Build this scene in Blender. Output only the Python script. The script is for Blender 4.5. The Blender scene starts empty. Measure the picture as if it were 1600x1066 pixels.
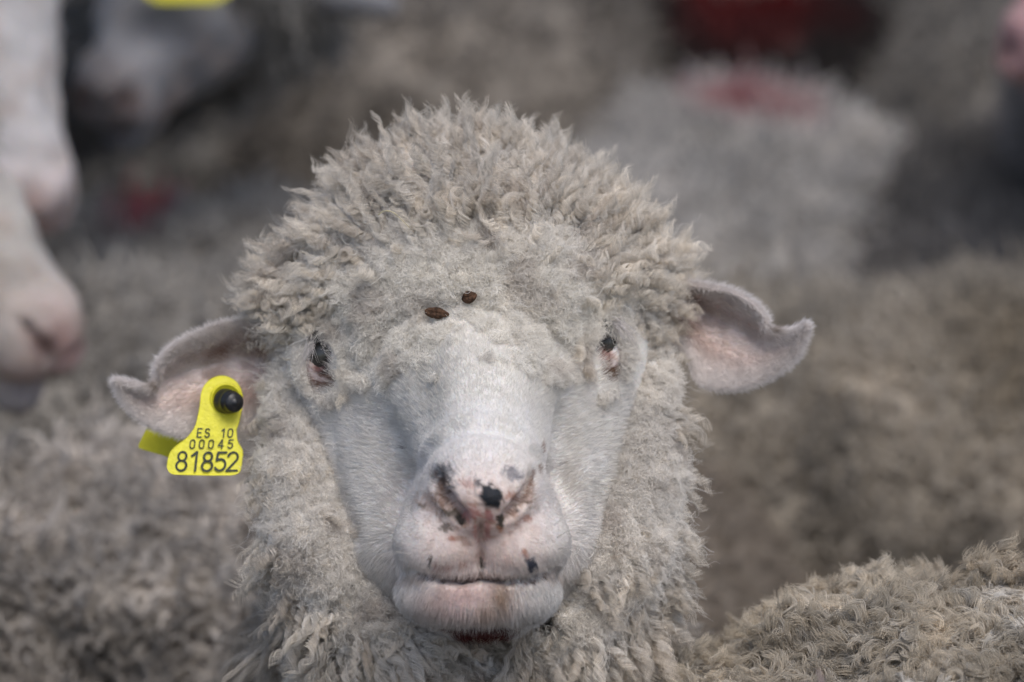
import bpy, math, random
import numpy as np
from mathutils import Matrix, Vector

C = bpy.context.scene
rng = np.random.default_rng(7)
# ------------------------------------------------------------------ camera, light, exposure
D0 = 4.0                      # focus distance (m)
S = 0.00038                   # metres per photo pixel at the focus distance
PITCH = math.radians(14)
CAMH = 1.84
FW = np.array([0, math.cos(PITCH), -math.sin(PITCH)])
UP = np.array([0, math.sin(PITCH), math.cos(PITCH)])
RT = np.array([1.0, 0, 0])
CAM = np.array([0, -D0 * math.cos(PITCH), CAMH])
cd = bpy.data.cameras.new('camera'); cam = bpy.data.objects.new('camera', cd)
C.collection.objects.link(cam); C.camera = cam
cam.location = CAM; cam.rotation_euler = (math.pi / 2 - PITCH, 0, 0)
cd.sensor_width = 36; cd.lens = 36 * D0 / (1600 * S)
cd.clip_start = 0.05; cd.clip_end = 500
cd.dof.use_dof = True; cd.dof.focus_distance = D0 - 0.045
cd.dof.aperture_fstop = cd.lens / 50.0

w = bpy.data.worlds.new('World'); C.world = w; w.use_nodes = True
nt = w.node_tree; nt.nodes.clear()
SUN_EL, SUN_AZ = math.radians(60), math.radians(158)      # azimuth measured from +Y clockwise
sky = nt.nodes.new('ShaderNodeTexSky'); sky.sky_type = 'NISHITA'; sky.sun_disc = False
sky.sun_elevation = SUN_EL; sky.sun_rotation = SUN_AZ; sky.dust_density = 3.0; sky.ozone_density = 1.0; sky.air_density = 0.9
bg = nt.nodes.new('ShaderNodeBackground'); bg.inputs[1].default_value = 0.10
wo = nt.nodes.new('ShaderNodeOutputWorld')
nt.links.new(sky.outputs[0], bg.inputs[0]); nt.links.new(bg.outputs[0], wo.inputs[0])
sl = bpy.data.lights.new('sun', 'SUN'); so = bpy.data.objects.new('sun', sl); C.collection.objects.link(so)
sl.energy = 0.78; sl.angle = math.radians(32); sl.color = (1, 0.99, 0.975)
sd = Vector((math.sin(SUN_AZ) * math.cos(SUN_EL), math.cos(SUN_AZ) * math.cos(SUN_EL), math.sin(SUN_EL)))
so.rotation_euler = (-sd).to_track_quat('-Z', 'Y').to_euler(); so.location = (0, 0, 6)
C.view_settings.view_transform = 'Standard'; C.view_settings.look = 'None'
C.view_settings.exposure = 0.84; C.view_settings.gamma = 1
C.cycles.max_bounces = 8; C.cycles.diffuse_bounces = 5; C.cycles.transmission_bounces = 6; C.cycles.transparent_max_bounces = 6

# ------------------------------------------------------------------ helpers
def P(px, py, w=0.0):
    """point at photo pixel (px,py), w metres beyond the focus distance"""
    px = np.asarray(px, float); py = np.asarray(py, float); w = np.asarray(w, float)
    d = D0 + w; k = S * d / D0
    return CAM + d[..., None] * FW + ((px - 800) * k)[..., None] * RT + ((533 - py) * k)[..., None] * UP
def proj(p):
    q = p - CAM; d = q @ FW; k = S * d / D0
    return 800 + (q @ RT) / k, 533 - (q @ UP) / k, d - D0
def Q(px, py, w=0.0):
    """the same point in the head frame (right, up, away)"""
    k = S * (D0 + w) / D0
    return np.array([(px - 800) * k, (533 - py) * k, w])
HO = P(800, 533, 0.0)
HM = np.stack([RT, UP, FW])            # head frame -> world: v @ HM + HO
def h2w(v): return v @ HM + HO
def w2h(v): return (v - HO) @ HM.T
def hproj(v):
    k = S * (D0 + v[:, 2]) / D0
    return 800 + v[:, 0] / k, 533 - v[:, 1] / k, v[:, 2]

def smin(a, b, k):
    h = np.clip(0.5 + 0.5 * (b - a) / k, 0, 1)
    return b * (1 - h) + a * h - k * h * (1 - h)
def ell(X, c, r):
    x, y, z = X[0] - c[0], X[1] - c[1], X[2] - c[2]
    k0 = np.sqrt((x / r[0]) ** 2 + (y / r[1]) ** 2 + (z / r[2]) ** 2)
    k1 = np.sqrt((x / r[0] ** 2) ** 2 + (y / r[1] ** 2) ** 2 + (z / r[2] ** 2) ** 2) + 1e-6
    return k0 * (k0 - 1) / k1
def cone(X, a, b, ra, rb):
    a = np.asarray(a, float); b = np.asarray(b, float); d = b - a; L = d @ d
    x, y, z = X[0] - a[0], X[1] - a[1], X[2] - a[2]
    t = np.clip((x * d[0] + y * d[1] + z * d[2]) / L, 0, 1)
    return np.sqrt((x - t * d[0]) ** 2 + (y - t * d[1]) ** 2 + (z - t * d[2]) ** 2) - (ra + (rb - ra) * t)
def axes(lo, hi, h, fine=None, hf=None):
    if fine is None: return np.arange(lo, hi, h)
    return np.concatenate([np.arange(fine[0], lo, -h)[::-1][:-1], np.arange(fine[0], fine[1], hf), np.arange(fine[1], hi, h)])
def nets(F, ax):
    """naive surface nets on a rectilinear grid"""
    nx, ny, nz = F.shape
    s = F < 0
    cnt = np.zeros((nx - 1, ny - 1, nz - 1), np.int8)
    for i in (0, 1):
        for j in (0, 1):
            for k in (0, 1): cnt += s[i:nx - 1 + i, j:ny - 1 + j, k:nz - 1 + k]
    act = (cnt > 0) & (cnt < 8)
    I, J, K = np.nonzero(act)
    idx = -np.ones(act.shape, np.int64); idx[I, J, K] = np.arange(len(I))
    acc = np.zeros((len(I), 3)); n = np.zeros(len(I))
    cs = [(i, j, k) for i in (0, 1) for j in (0, 1) for k in (0, 1)]
    for a in cs:
        for d in range(3):
            if a[d]: continue
            b = list(a); b[d] = 1
            fa = F[I + a[0], J + a[1], K + a[2]]; fb = F[I + b[0], J + b[1], K + b[2]]
            m = (fa < 0) != (fb < 0)
            t = np.where(m, fa / np.where(m, fa - fb, 1), 0)
            pa = np.stack([ax[0][I + a[0]], ax[1][J + a[1]], ax[2][K + a[2]]], 1)
            pb = np.stack([ax[0][I + b[0]], ax[1][J + b[1]], ax[2][K + b[2]]], 1)
            acc += np.where(m[:, None], pa + (pb - pa) * t[:, None], 0); n += m
    V = acc / n[:, None]
    Q4 = []
    for d in range(3):
        e, f = (d + 1) % 3, (d + 2) % 3
        sa = np.take(s, range(0, s.shape[d] - 1), d); sb = np.take(s, range(1, s.shape[d]), d)
        g = np.nonzero(sa != sb); g = np.stack(g, 1)
        ok = (g[:, e] > 0) & (g[:, f] > 0) & (g[:, e] < s.shape[e] - 1) & (g[:, f] < s.shape[f] - 1)
        g = g[ok]
        def at(de, df):
            h = g.copy(); h[:, e] -= de; h[:, f] -= df
            return idx[h[:, 0], h[:, 1], h[:, 2]]
        q = np.stack([at(0, 0), at(1, 0), at(1, 1), at(0, 1)], 1)
        q = q[(q >= 0).all(1)] if False else q
        inside = sa[g[:, 0], g[:, 1], g[:, 2]]
        q = np.where(inside[:, None], q, q[:, ::-1])
        Q4.append(q)
    return V, np.concatenate(Q4)
def vnorm(V, F):
    a = V[F[:, 2]] - V[F[:, 0]]; b = V[F[:, 3 if F.shape[1] == 4 else 1]] - V[F[:, 1 if F.shape[1] == 4 else 0]]
    fn = np.cross(a, b) if F.shape[1] == 4 else np.cross(V[F[:, 1]] - V[F[:, 0]], V[F[:, 2]] - V[F[:, 0]])
    N = np.zeros_like(V)
    for i in range(F.shape[1]):
        for c in range(3): N[:, c] += np.bincount(F[:, i], fn[:, c], len(V))
    return N / (np.linalg.norm(N, axis=1)[:, None] + 1e-12)
def mesh_obj(name, V, F, mat, parent=None, loc=None, col=None, smooth=True):
    """V in world coordinates; loc is where the object's origin goes"""
    loc = np.zeros(3) if loc is None else np.asarray(loc, float)
    if parent is not None:
        rt = parent
        while rt.parent: rt = rt.parent
        loc = np.array(rt.location); oloc = (0, 0, 0)
    else: oloc = tuple(loc)
    me = bpy.data.meshes.new(name)
    V = np.ascontiguousarray(V - loc, dtype=np.float32)
    if isinstance(F, np.ndarray):
        me.vertices.add(len(V)); me.vertices.foreach_set('co', V.ravel())
        n = F.shape[1]; me.loops.add(F.size); me.loops.foreach_set('vertex_index', F.astype(np.int32).ravel())
        me.polygons.add(len(F)); me.polygons.foreach_set('loop_start', np.arange(0, F.size, n, dtype=np.int32))
        me.update(calc_edges=True)
    else: me.from_pydata([tuple(v) for v in V], [], F)
    if smooth: me.polygons.foreach_set('use_smooth', np.ones(len(me.polygons), bool))
    if col is not None:
        a = me.color_attributes.new('col', 'FLOAT_COLOR', 'POINT')
        c4 = np.ones((len(V), 4), np.float32); c4[:, :3] = col; a.data.foreach_set('color', c4.ravel())
    me.materials.append(mat); me.update()
    o = bpy.data.objects.new(name, me); C.collection.objects.link(o)
    if parent is not None: o.parent = parent
    else: o.location = oloc
    return o
def curves_obj(name, pts, rad, col, mat, parent):
    """pts (n,k,3) world; rad (n,k); col (n,3)"""
    n, k, _ = pts.shape
    hc = bpy.data.hair_curves.new(name); hc.add_curves([k] * n)
    p = (pts - np.array(parent.location)).astype(np.float32)
    hc.attributes['position'].data.foreach_set('vector', p.ravel())
    r = hc.attributes.get('radius') or hc.attributes.new('radius', 'FLOAT', 'POINT')
    r.data.foreach_set('value', np.ascontiguousarray(np.broadcast_to(rad, (n, k)), dtype=np.float32).ravel())
    if col.ndim == 2: col = np.broadcast_to(col[:, None, :], (n, k, 3))
    c4 = np.ones((n, k, 4), np.float32); c4[..., :3] = col
    a = hc.attributes.new('col', 'FLOAT_COLOR', 'POINT'); a.data.foreach_set('color', c4.ravel())
    hc.materials.append(mat)
    o = bpy.data.objects.new(name, hc); C.collection.objects.link(o); o.parent = parent
    return o
def sample(V, F, n, dens=None):
    """random surface points: position, normal, by area x density(position)"""
    T = np.concatenate([F[:, [0, 1, 2]], F[:, [0, 2, 3]]]) if F.shape[1] == 4 else F
    N = vnorm(V, F)
    A = 0.5 * np.linalg.norm(np.cross(V[T[:, 1]] - V[T[:, 0]], V[T[:, 2]] - V[T[:, 0]]), axis=1)
    if dens is not None: A = A * dens[T].mean(1)
    i = rng.choice(len(T), n, p=A / A.sum())
    u = rng.random((n, 2)); m = u.sum(1) > 1; u[m] = 1 - u[m]
    wts = np.stack([1 - u.sum(1), u[:, 0], u[:, 1]], 1)
    p = (V[T[i]] * wts[..., None]).sum(1); nn = (N[T[i]] * wts[..., None]).sum(1)
    return p, nn / (np.linalg.norm(nn, axis=1)[:, None] + 1e-9)
def nrm(v): return v / (np.linalg.norm(v, axis=-1, keepdims=True) + 1e-9)
_G = np.random.default_rng(3).random((32, 32, 32))
def vnoise(p, f, seed=0):
    """value noise, 0..1"""
    q = p * f + seed * 7.31; i = np.floor(q).astype(int); t = q - i; t = t * t * (3 - 2 * t)
    r = 0
    for a in (0, 1):
        for b in (0, 1):
            for c in (0, 1):
                wt = (t[:, 0] if a else 1 - t[:, 0]) * (t[:, 1] if b else 1 - t[:, 1]) * (t[:, 2] if c else 1 - t[:, 2])
                r = r + wt * _G[(i[:, 0] + a) % 32, (i[:, 1] + b) % 32, (i[:, 2] + c) % 32]
    return r
def locks(root, nor, flow, L, r0, m, k=9, crimp=0.0015, turns=2.5, droop=0.0, rs=None, wild=0.25, taper=0.7, dome=0):
    """m strands round every lock guide; returns (n*m, k, 3)"""
    n = len(root)
    d = nrm(nor + flow + wild * rng.normal(size=(n, 3)))
    a = nrm(np.cross(d, rng.normal(size=(n, 3)))); b = np.cross(d, a)
    t = np.linspace(0, 1, k)[None, :, None]
    L = L[:, None, None]
    curl = nrm(rng.normal(size=(n, 3)))[:, None] * wild
    g = root[:, None] + d[:, None] * L * t + curl * L * t * t * 0.6
    g[..., 2] -= droop * (L * t * t)[..., 0]
    ph = rng.random((n, 1, 1)) * 6.28; tn = turns * (0.7 + 0.6 * rng.random((n, 1, 1)))
    cr = crimp * (0.5 + rng.random((n, 1, 1)))
    amp = cr * np.minimum(1, t * 4)
    g = g + amp * (np.cos(ph + tn * 6.28 * t) * a[:, None] + np.sin(ph + tn * 6.28 * t) * b[:, None])
    th = rng.random((n, m, 1, 1)) * 6.28; rr = np.sqrt(rng.random((n, m, 1, 1))) * np.asarray(r0).reshape(-1, 1, 1, 1)
    off = rr * (1 - taper * t[None]) * (np.cos(th) * a[:, None, None] + np.sin(th) * b[:, None, None])
    lenv = 0.75 + 0.35 * rng.random((n, m, 1, 1))
    if dome: lenv = (lenv * .35 + .68) * (1 - dome * (rr / np.asarray(r0).reshape(-1, 1, 1, 1)) ** 2)
    pts = root[:, None, None] + (g[:, None] - root[:, None, None]) * lenv + off
    fz = nrm(rng.normal(size=(n, m, 1, 3))) * np.asarray(r0).reshape(-1, 1, 1, 1) * 0.5
    fz2 = nrm(rng.normal(size=(n, m, 1, 3))) * np.asarray(r0).reshape(-1, 1, 1, 1) * 0.35
    pts = pts + fz * t[None] ** 2 + fz2 * np.sin(t[None] * 9 + th)
    return pts.reshape(n * m, k, 3)
def cull(st, rad, col, m):
    keep = np.ones(len(st), bool); q = st.reshape(-1, 3); a, b, c = hproj(q); bad = np.zeros(len(q), bool)
    for (ex, ey, ew, rx, ry) in ((503, 576, .05, 24, 42), (949, 564, .05, 21, 38), (338, 650, .045, 46, 100), (683, 489, 1, 11, 5), (733, 464, 1, 8, 6)):
        bad |= (((a - ex) / rx) ** 2 + ((b - ey) / ry) ** 2 < 1) & (c < ew)
    keep = (bad.reshape(len(st), -1).mean(1) < rng.random(len(st)) ** 3 * .55 + .001)
    return st[keep], rad[keep], col[keep]
def strand_rad(n, k, r, tip=0.35):
    t = np.linspace(0, 1, k)[None]
    return (r * (0.8 + 0.4 * rng.random((n, 1)))) * (1 - (1 - tip) * t ** 2)

# ------------------------------------------------------------------ materials
def mat(name, rough=0.8, color=None, attr=False, nscale=0, namp=0, bump=0, bscale=0, trans=0.0, spec=0.3, sss=0.0, sub=None):
    m = bpy.data.materials.new(name); m.use_nodes = True; t = m.node_tree
    b = t.nodes['Principled BSDF']; b.inputs['Roughness'].default_value = rough
    b.inputs['Specular IOR Level'].default_value = spec
    src = None
    if attr:
        a = t.nodes.new('ShaderNodeAttribute'); a.attribute_name = 'col'; src = a.outputs['Color']
    else:
        b.inputs['Base Color'].default_value = (*color, 1)
    if nscale:
        tc = t.nodes.new('ShaderNodeTexCoord'); n = t.nodes.new('ShaderNodeTexNoise')
        n.inputs['Scale'].default_value = nscale; n.inputs['Detail'].default_value = 6
        t.links.new(tc.outputs['Object'], n.inputs['Vector'])
        mr = t.nodes.new('ShaderNodeMapRange'); mr.inputs['From Min'].default_value = 0.3; mr.inputs['From Max'].default_value = 0.7
        mr.inputs['To Min'].default_value = 1 - namp; mr.inputs['To Max'].default_value = 1 + namp
        t.links.new(n.outputs['Fac'], mr.inputs['Value'])
        mx = t.nodes.new('ShaderNodeVectorMath'); mx.operation = 'SCALE'
        if src is None: mx.inputs[0].default_value = color
        else: t.links.new(src, mx.inputs[0])
        t.links.new(mr.outputs['Result'], mx.inputs['Scale']); src = mx.outputs[0]
    if src is not None: t.links.new(src, b.inputs['Base Color'])
    if bump:
        tc = t.nodes.new('ShaderNodeTexCoord'); n = t.nodes.new('ShaderNodeTexNoise')
        n.inputs['Scale'].default_value = bscale; n.inputs['Detail'].default_value = 5
        t.links.new(tc.outputs['Object'], n.inputs['Vector'])
        bp = t.nodes.new('ShaderNodeBump'); bp.inputs['Distance'].default_value = bump
        t.links.new(n.outputs['Fac'], bp.inputs['Height']); t.links.new(bp.outputs['Normal'], b.inputs['Normal'])
    if sss:
        b.inputs['Subsurface Weight'].default_value = sss; b.inputs['Subsurface Radius'].default_value = (0.004, 0.002, 0.001)
        b.inputs['Subsurface Scale'].default_value = 1
    if trans:
        tr = t.nodes.new('ShaderNodeBsdfTranslucent'); mxs = t.nodes.new('ShaderNodeMixShader'); mxs.inputs[0].default_value = trans
        if src is not None: t.links.new(src, tr.inputs['Color'])
        else: tr.inputs['Color'].default_value = (*color, 1)
        out = t.nodes['Material Output']
        t.links.new(b.outputs[0], mxs.inputs[1]); t.links.new(tr.outputs[0], mxs.inputs[2]); t.links.new(mxs.outputs[0], out.inputs['Surface'])
    return m
M_skin = mat('skin', 0.65, attr=True, nscale=220, namp=0.10, bump=0.0006, bscale=700, spec=0.25, sss=0.3)
M_fur = mat('short_fur', 0.7, attr=True, trans=0.2, spec=0.3)
M_wool = mat('wool_strands', 0.85, attr=True, trans=0.4, spec=0.15)
M_felt = mat('wool_mat', 0.95, attr=True, nscale=160, namp=0.22, bump=0.002, bscale=420, spec=0.1)
M_eye = mat('eyeball', 0.15, (0.045, 0.045, 0.04), nscale=150, namp=0.35, spec=0.6)
M_yel = mat('yellow_plastic', 0.45, (0.70, 0.65, 0.03), nscale=130, namp=0.12, bump=0.0004, bscale=500, spec=0.4)
t_ = M_yel.node_tree; b_ = t_.nodes['Principled BSDF']; src_ = b_.inputs['Base Color'].links[0].from_socket
tc_ = t_.nodes.new('ShaderNodeTexCoord'); n_ = t_.nodes.new('ShaderNodeTexNoise'); n_.inputs['Scale'].default_value = 85; n_.inputs['Detail'].default_value = 9; n_.inputs['Roughness'].default_value = .7
r_ = t_.nodes.new('ShaderNodeMapRange'); r_.inputs['From Min'].default_value = .56; r_.inputs['From Max'].default_value = .74; r_.inputs['To Max'].default_value = .75
m_ = t_.nodes.new('ShaderNodeMixRGB'); m_.inputs[2].default_value = (.16, .10, .035, 1)
t_.links.new(tc_.outputs['Object'], n_.inputs['Vector']); t_.links.new(n_.outputs['Fac'], r_.inputs['Value']); t_.links.new(r_.outputs['Result'], m_.inputs[0]); t_.links.new(src_, m_.inputs[1]); t_.links.new(m_.outputs[0], b_.inputs['Base Color'])
M_blk = mat('black_plastic', 0.38, (0.012, 0.013, 0.015), nscale=90, namp=0.3, spec=0.5)
M_ink = mat('black_print', 0.6, (0.035, 0.045, 0.03), nscale=900, namp=0.3)
M_seed = mat('seed_husk', 0.8, (0.07, 0.038, 0.022), nscale=420, namp=0.7, bump=0.0012, bscale=600, spec=.2)
M_straw = mat('straw', 0.5, (0.55, 0.48, 0.28), nscale=300, namp=0.2)

def tag(o, label=None, cat=None, group=None, kind=None):
    if label: o['label'] = label
    if cat: o['category'] = cat
    if group: o['group'] = group
    if kind: o['kind'] = kind
    return o
def empty(name, loc):
    o = bpy.data.objects.new(name, None); C.collection.objects.link(o); o.location = tuple(loc); o.empty_display_size = 0.1
    return o

WOOL = np.array([0.85, 0.815, 0.76])
WHITE = np.array([0.67, 0.65, 0.62])

# ------------------------------------------------------------------ the sheep in front: one continuous body
def g2(px, py, cx, cy, sx, sy, rot=0):
    dx, dy = px - cx, py - cy
    if rot:
        c, s_ = math.cos(rot), math.sin(rot); dx, dy = dx * c + dy * s_, -dx * s_ + dy * c
    return np.exp(-0.5 * ((dx / sx) ** 2 + (dy / sy) ** 2))
def seg(px, py, pts):
    """distance in px to a polyline and the position along it (0..1)"""
    best = np.full(px.shape, 1e9); par = np.zeros(px.shape); n = len(pts) - 1
    for i in range(n):
        a = np.array(pts[i], float); b = np.array(pts[i + 1], float); d = b - a
        t = np.clip(((px - a[0]) * d[0] + (py - a[1]) * d[1]) / (d @ d), 0, 1)
        dist = np.hypot(px - a[0] - t * d[0], py - a[1] - t * d[1])
        m = dist < best; best = np.where(m, dist, best); par = np.where(m, (i + t) / n, par)
    return best, par
GND = 0.0
# body axis behind the head (world), given to the head frame
def W(x, y, z): return w2h(np.array([x, y, z], float))
BODY = dict(chest=W(-0.03, 0.42, 0.40), rump=W(0.08, 1.05, 0.37))

def head_field(X):
    f = ell(X, Q(722, 455, 0.065), (0.088, 0.088, 0.092))                       # cranium
    f = smin(f, cone(X, Q(733, 560, 0.015), Q(755, 735, -0.098), 0.056, 0.034), 0.03)   # bridge of the nose
    f = smin(f, cone(X, Q(592, 640, 0.036), Q(618, 850, 0.000), 0.038, 0.030), 0.025)
    f = smin(f, cone(X, Q(890, 636, 0.036), Q(868, 845, 0.000), 0.038, 0.030), 0.025)
    f = smin(f, ell(X, Q(540, 560, 0.045), (0.034, 0.034, 0.04)), 0.02)         # orbits
    f = smin(f, ell(X, Q(925, 548, 0.045), (0.034, 0.034, 0.04)), 0.02)
    f = smin(f, cone(X, Q(740, 760, 0.050), Q(752, 874, -0.040), 0.072, 0.046), 0.03)   # lower jaw
    f = smin(f, ell(X, Q(757, 772, -0.122), (0.031, 0.029, 0.028)), 0.014)        # nose
    f = smin(f, ell(X, Q(752, 815, -0.085), (0.047, 0.036, 0.042)), 0.014)
    f = smin(f, ell(X, Q(698, 848, -0.105), (0.031, 0.0255, 0.030)), 0.008)       # lips
    f = smin(f, ell(X, Q(808, 848, -0.105), (0.031, 0.0255, 0.030)), 0.008)
    f = smin(f, ell(X, Q(747, 924, -0.094), (0.0475, 0.0225, 0.034)), 0.010)      # chin
    f = smin(f, cone(X, Q(730, 600, 0.10), BODY['chest'] + [0, 0.02, -0.06], 0.095, 0.12), 0.05)  # neck
    for e in EYES:
        c = Q(e[0], e[1], e[2]); f = -smin(-f, ell(X, c, (0.0060, 0.0094, 0.016)), 0.002)
    return f
NOS = 0.8
EYES = [(501, 553, 0.016), (947, 534, 0.016)]
def build_body():
    ax = [axes(-0.30, 0.36, 0.012, (-0.128, 0.085), 0.0015),
          axes(-0.98, 0.16, 0.014, (-0.185, 0.045), 0.0015),
          axes(-0.175, 1.45, 0.016, (-0.165, 0.07), 0.0018)]
    X = [ax[0][:, None, None], ax[1][None, :, None], ax[2][None, None, :]]
    X = [x.astype(np.float32) for x in X]
    f = head_field(X)
    c, r = BODY['chest'], BODY['rump']
    f = smin(f, cone(X, c, r, 0.155, 0.155), 0.06)
    for (x, y) in ((-0.13, 0.42), (0.07, 0.42), (0.00, 1.08), (0.20, 1.08)):
        f = smin(f, cone(X, W(x, y, 0.32), W(x, y + .03, 0.18), 0.06, 0.028), 0.04)
        f = smin(f, cone(X, W(x, y + .03, 0.18), W(x, y, 0.03), 0.026, 0.024), 0.02)
    V, F = nets(f.astype(np.float32), ax)
    # relief of the face
    for it in range(1):
        N = vnorm(V, F); px, py, ww = hproj(V)
        fr = np.clip((-N[:, 2] + 0.1) * 3, 0, 1) * np.clip((0.02 - ww) / 0.03, 0, 1)
        d = np.zeros(len(V))
        def groove(pts, wd, dep, ends=True):
            nonlocal d
            q, t = seg(px, py, pts); e = np.clip(np.minimum(t, 1 - t) * 5 + 0.25, 0, 1) if ends else 1
            d = d - dep * np.exp(-0.5 * (q / wd) ** 2) * e
        groove([(684, 738), (690, 768), (710, 792), (727, 812)], 6, 0.015)
        groove([(834, 735), (826, 768), (804, 792), (786, 812)], 5.5, 0.014)
        groove([(751, 815), (751, 895)], 4, 0.0055)
        groove([(644, 890), (664, 900), (690, 908), (722, 911), (752, 903), (790, 911), (822, 908), (852, 899), (870, 888)], 4.0, 0.010)
        groove([(620, 800), (628, 760), (650, 720)], 10, 0.004)
        groove([(895, 800), (882, 760), (862, 720)], 10, 0.004)
        groove([(652, 735), (672, 700), (710, 676), (760, 670), (805, 684), (836, 712), (850, 745)], 6, 0.0028)
        groove([(648, 722), (668, 686), (708, 660), (762, 654), (808, 668), (840, 698), (858, 735)], 7, -0.0022)
        groove([(515, 640), (528, 760), (560, 850)], 9, 0.004)
        groove([(952, 640), (940, 760), (920, 850)], 12, 0.0015)
        d += 0.0030 * g2(px, py, 757, 782, 42, 26)
        d += 0.0022 * g2(px, py, 700, 750, 16, 14) + 0.0022 * g2(px, py, 812, 748, 14, 14)
        d += 0.0015 * g2(px, py, 700, 868, 34, 20) + 0.0015 * g2(px, py, 805, 868, 34, 20)
        d += 0.0040 * g2(px, py, 768, 778, 11, 10)
        d -= 0.0050 * g2(px, py, 660, 610, 24, 50, 0.1) + 0.0030 * g2(px, py, 845, 600, 20, 46, -0.1)
        d += 0.0040 * g2(px, py, 590, 600, 22, 40) + 0.0040 * g2(px, py, 878, 590, 22, 40)
        d -= 0.0030 * g2(px, py, 628, 760, 16, 60) + 0.0030 * g2(px, py, 880, 770, 16, 60)
        d += 0.0025 * g2(px, py, 640, 560, 16, 20) 
        d -= 0.0030 * g2(px, py, 655, 640, 16, 44, .15) + 0.0022 * g2(px, py, 853, 640, 14, 40, -.15)
        d += 0.0022 * g2(px, py, 575, 690, 20, 60) + 0.0022 * g2(px, py, 905, 690, 20, 60)
        d += 0.0014 * (vnoise(V, 60, 51) - .5) + .0012 * (vnoise(V, 140, 52) - .5)
        V = V + N * (d * fr)[:, None]
        e = np.clip((0.08 - ww) / 0.03, 0, 1) * np.clip((-N[:, 2] + 0.5) * 3, 0, 1)
        d2 = 0
        d2 += 0.003 * g2(px, py, 500, 512, 26, 9) + 0.003 * g2(px, py, 952, 486, 26, 9)
        d2 += 0.002 * g2(px, py, 480, 575, 9, 22) + 0.002 * g2(px, py, 974, 560, 9, 22)
        V = V + N * (d2 * e)[:, None]
    return V, F
def skin_col(px, py, ww):
    """colour of the bare skin and short coat: pigment and some painted shade"""
    n = len(px); c = np.tile(WHITE, (n, 1))
    def mixc(m, k):
        nonlocal c
        m = np.clip(m, 0, 1)[:, None]; c = c * (1 - m) + np.array(k) * m
    q3 = np.stack([px, py, ww * 2000], 1)
    nz = vnoise(q3, 0.03, 1); nf = vnoise(q3, 0.15, 2); nff = vnoise(q3, 0.5, 3)
    mixc((nz - 0.35) * 0.9, (0.60, 0.575, 0.52))
    face = np.clip((0.03 - ww) / 0.03, 0, 1)
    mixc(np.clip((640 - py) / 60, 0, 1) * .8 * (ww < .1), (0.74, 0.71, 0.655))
    mixc(.55 * g2(px, py, 668, 612, 26, 52, .1) + .3 * g2(px, py, 735, 575, 60, 40) + .35 * g2(px, py, 852, 610, 20, 46), (.44, .42, .375))  # greyer coat on the bridge, plus painted shade in the hollows beside it
    mixc(face * 0.9 * g2(px, py, 752, 812, 62, 52), (0.66, 0.49, 0.42))
    mixc(face * np.clip(g2(px, py, 748, 822, 62, 45) * 1.4 - .2, 0, 1) * np.clip((vnoise(q3, .11, 14) - .66) * 9, 0, 1) * .75, (.30, .16, .10))
    mixc(face * np.clip(g2(px, py, 748, 830, 66, 50) * 1.4 - .2, 0, 1) * np.clip((vnoise(q3, .05, 15) - .5) * 2, 0, 1) * .35, (.48, .30, .22))
    mixc(face * 0.45 * g2(px, py, 750, 868, 70, 24), (0.62, 0.46, 0.40))
    mixc(face * 0.8 * g2(px, py, 725, 936, 48, 20), (0.60, 0.41, 0.37))
    mixc(face * 0.8 * g2(px, py, 782, 934, 12, 16), (0.30, 0.19, 0.11))
    mixc(face * 0.45 * g2(px, py, 757, 955, 10, 10), (0.34, 0.22, 0.13))
    spots = [(697, 745, 15, 18, (.085, .09, .10), .95), (678, 740, 6, 12, (.10, .10, .11), .8), (799, 741, 12, 9, (.13, .13, .15), .85),
             (768, 778, 17, 15, (.018, .02, .024), 1.3), (747, 757, 5, 6, (.05, .05, .06), .9), (829, 880, 8, 9, (.06, .065, .085), 1.2),
             (705, 802, 15, 7, (.06, .045, .03), .95), (719, 811, 7, 8, (.025, .02, .015), 1.1), (698, 824, 11, 6, (.07, .05, .03), .8),
             (781, 813, 6, 12, (.05, .04, .03), 1.1), (672, 785, 18, 14, (.30, .17, .11), .55), (690, 770, 12, 22, (.14, .08, .05), .75),
             (826, 770, 9, 20, (.22, .13, .09), .7), (737, 803, 12, 9, (.38, .14, .12), .8), (743, 833, 4, 11, (.42, .17, .15), .75),
             (762, 828, 5, 12, (.42, .17, .15), .75), (764, 806, 7, 7, (.36, .12, .11), .8), (733, 757, 12, 6, (.35, .16, .12), .55),
             (799, 775, 8, 7, (.30, .13, .08), .8), (823, 810, 6, 5, (.36, .17, .12), .8), (822, 785, 5, 4, (.10, .06, .04), .9),
             (705, 842, 5, 4, (.36, .15, .10), .9), (820, 864, 5, 6, (.36, .17, .11), .8), (673, 876, 2.5, 7, (.04, .03, .02), 1.1),
             (681, 880, 3, 3, (.33, .14, .10), .7), (695, 887, 10, 4, (.36, .17, .13), .7), (722, 883, 6, 4, (.34, .15, .1), .6),
             (808, 798, 3, 3, (.03, .02, .02), 1), (797, 802, 8, 4, (.22, .12, .08), .7), (782, 828, 4, 4, (.40, .16, .08), .7),
             (662, 790, 5, 3, (.12, .1, .08), .7), (752, 882, 4, 10, (.02, .015, .012), 1.0), (650, 700, 2, 2, (.05, .04, .04), 0),
             (631, 700, 2.2, 2.2, (.06, .04, .03), .9), (848, 700, 2, 7, (.18, .09, .06), .7), (843, 733, 3, 6, (.22, .14, .09), .7),
             (875, 726, 2, 2, (.06, .05, .05), .8), (750, 903, 52, 3, (.08, .05, .04), .8), (640, 903, 18, 8, (.35, .26, .20), .5),
             (866, 897, 16, 8, (.35, .26, .2), .5)]
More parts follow.
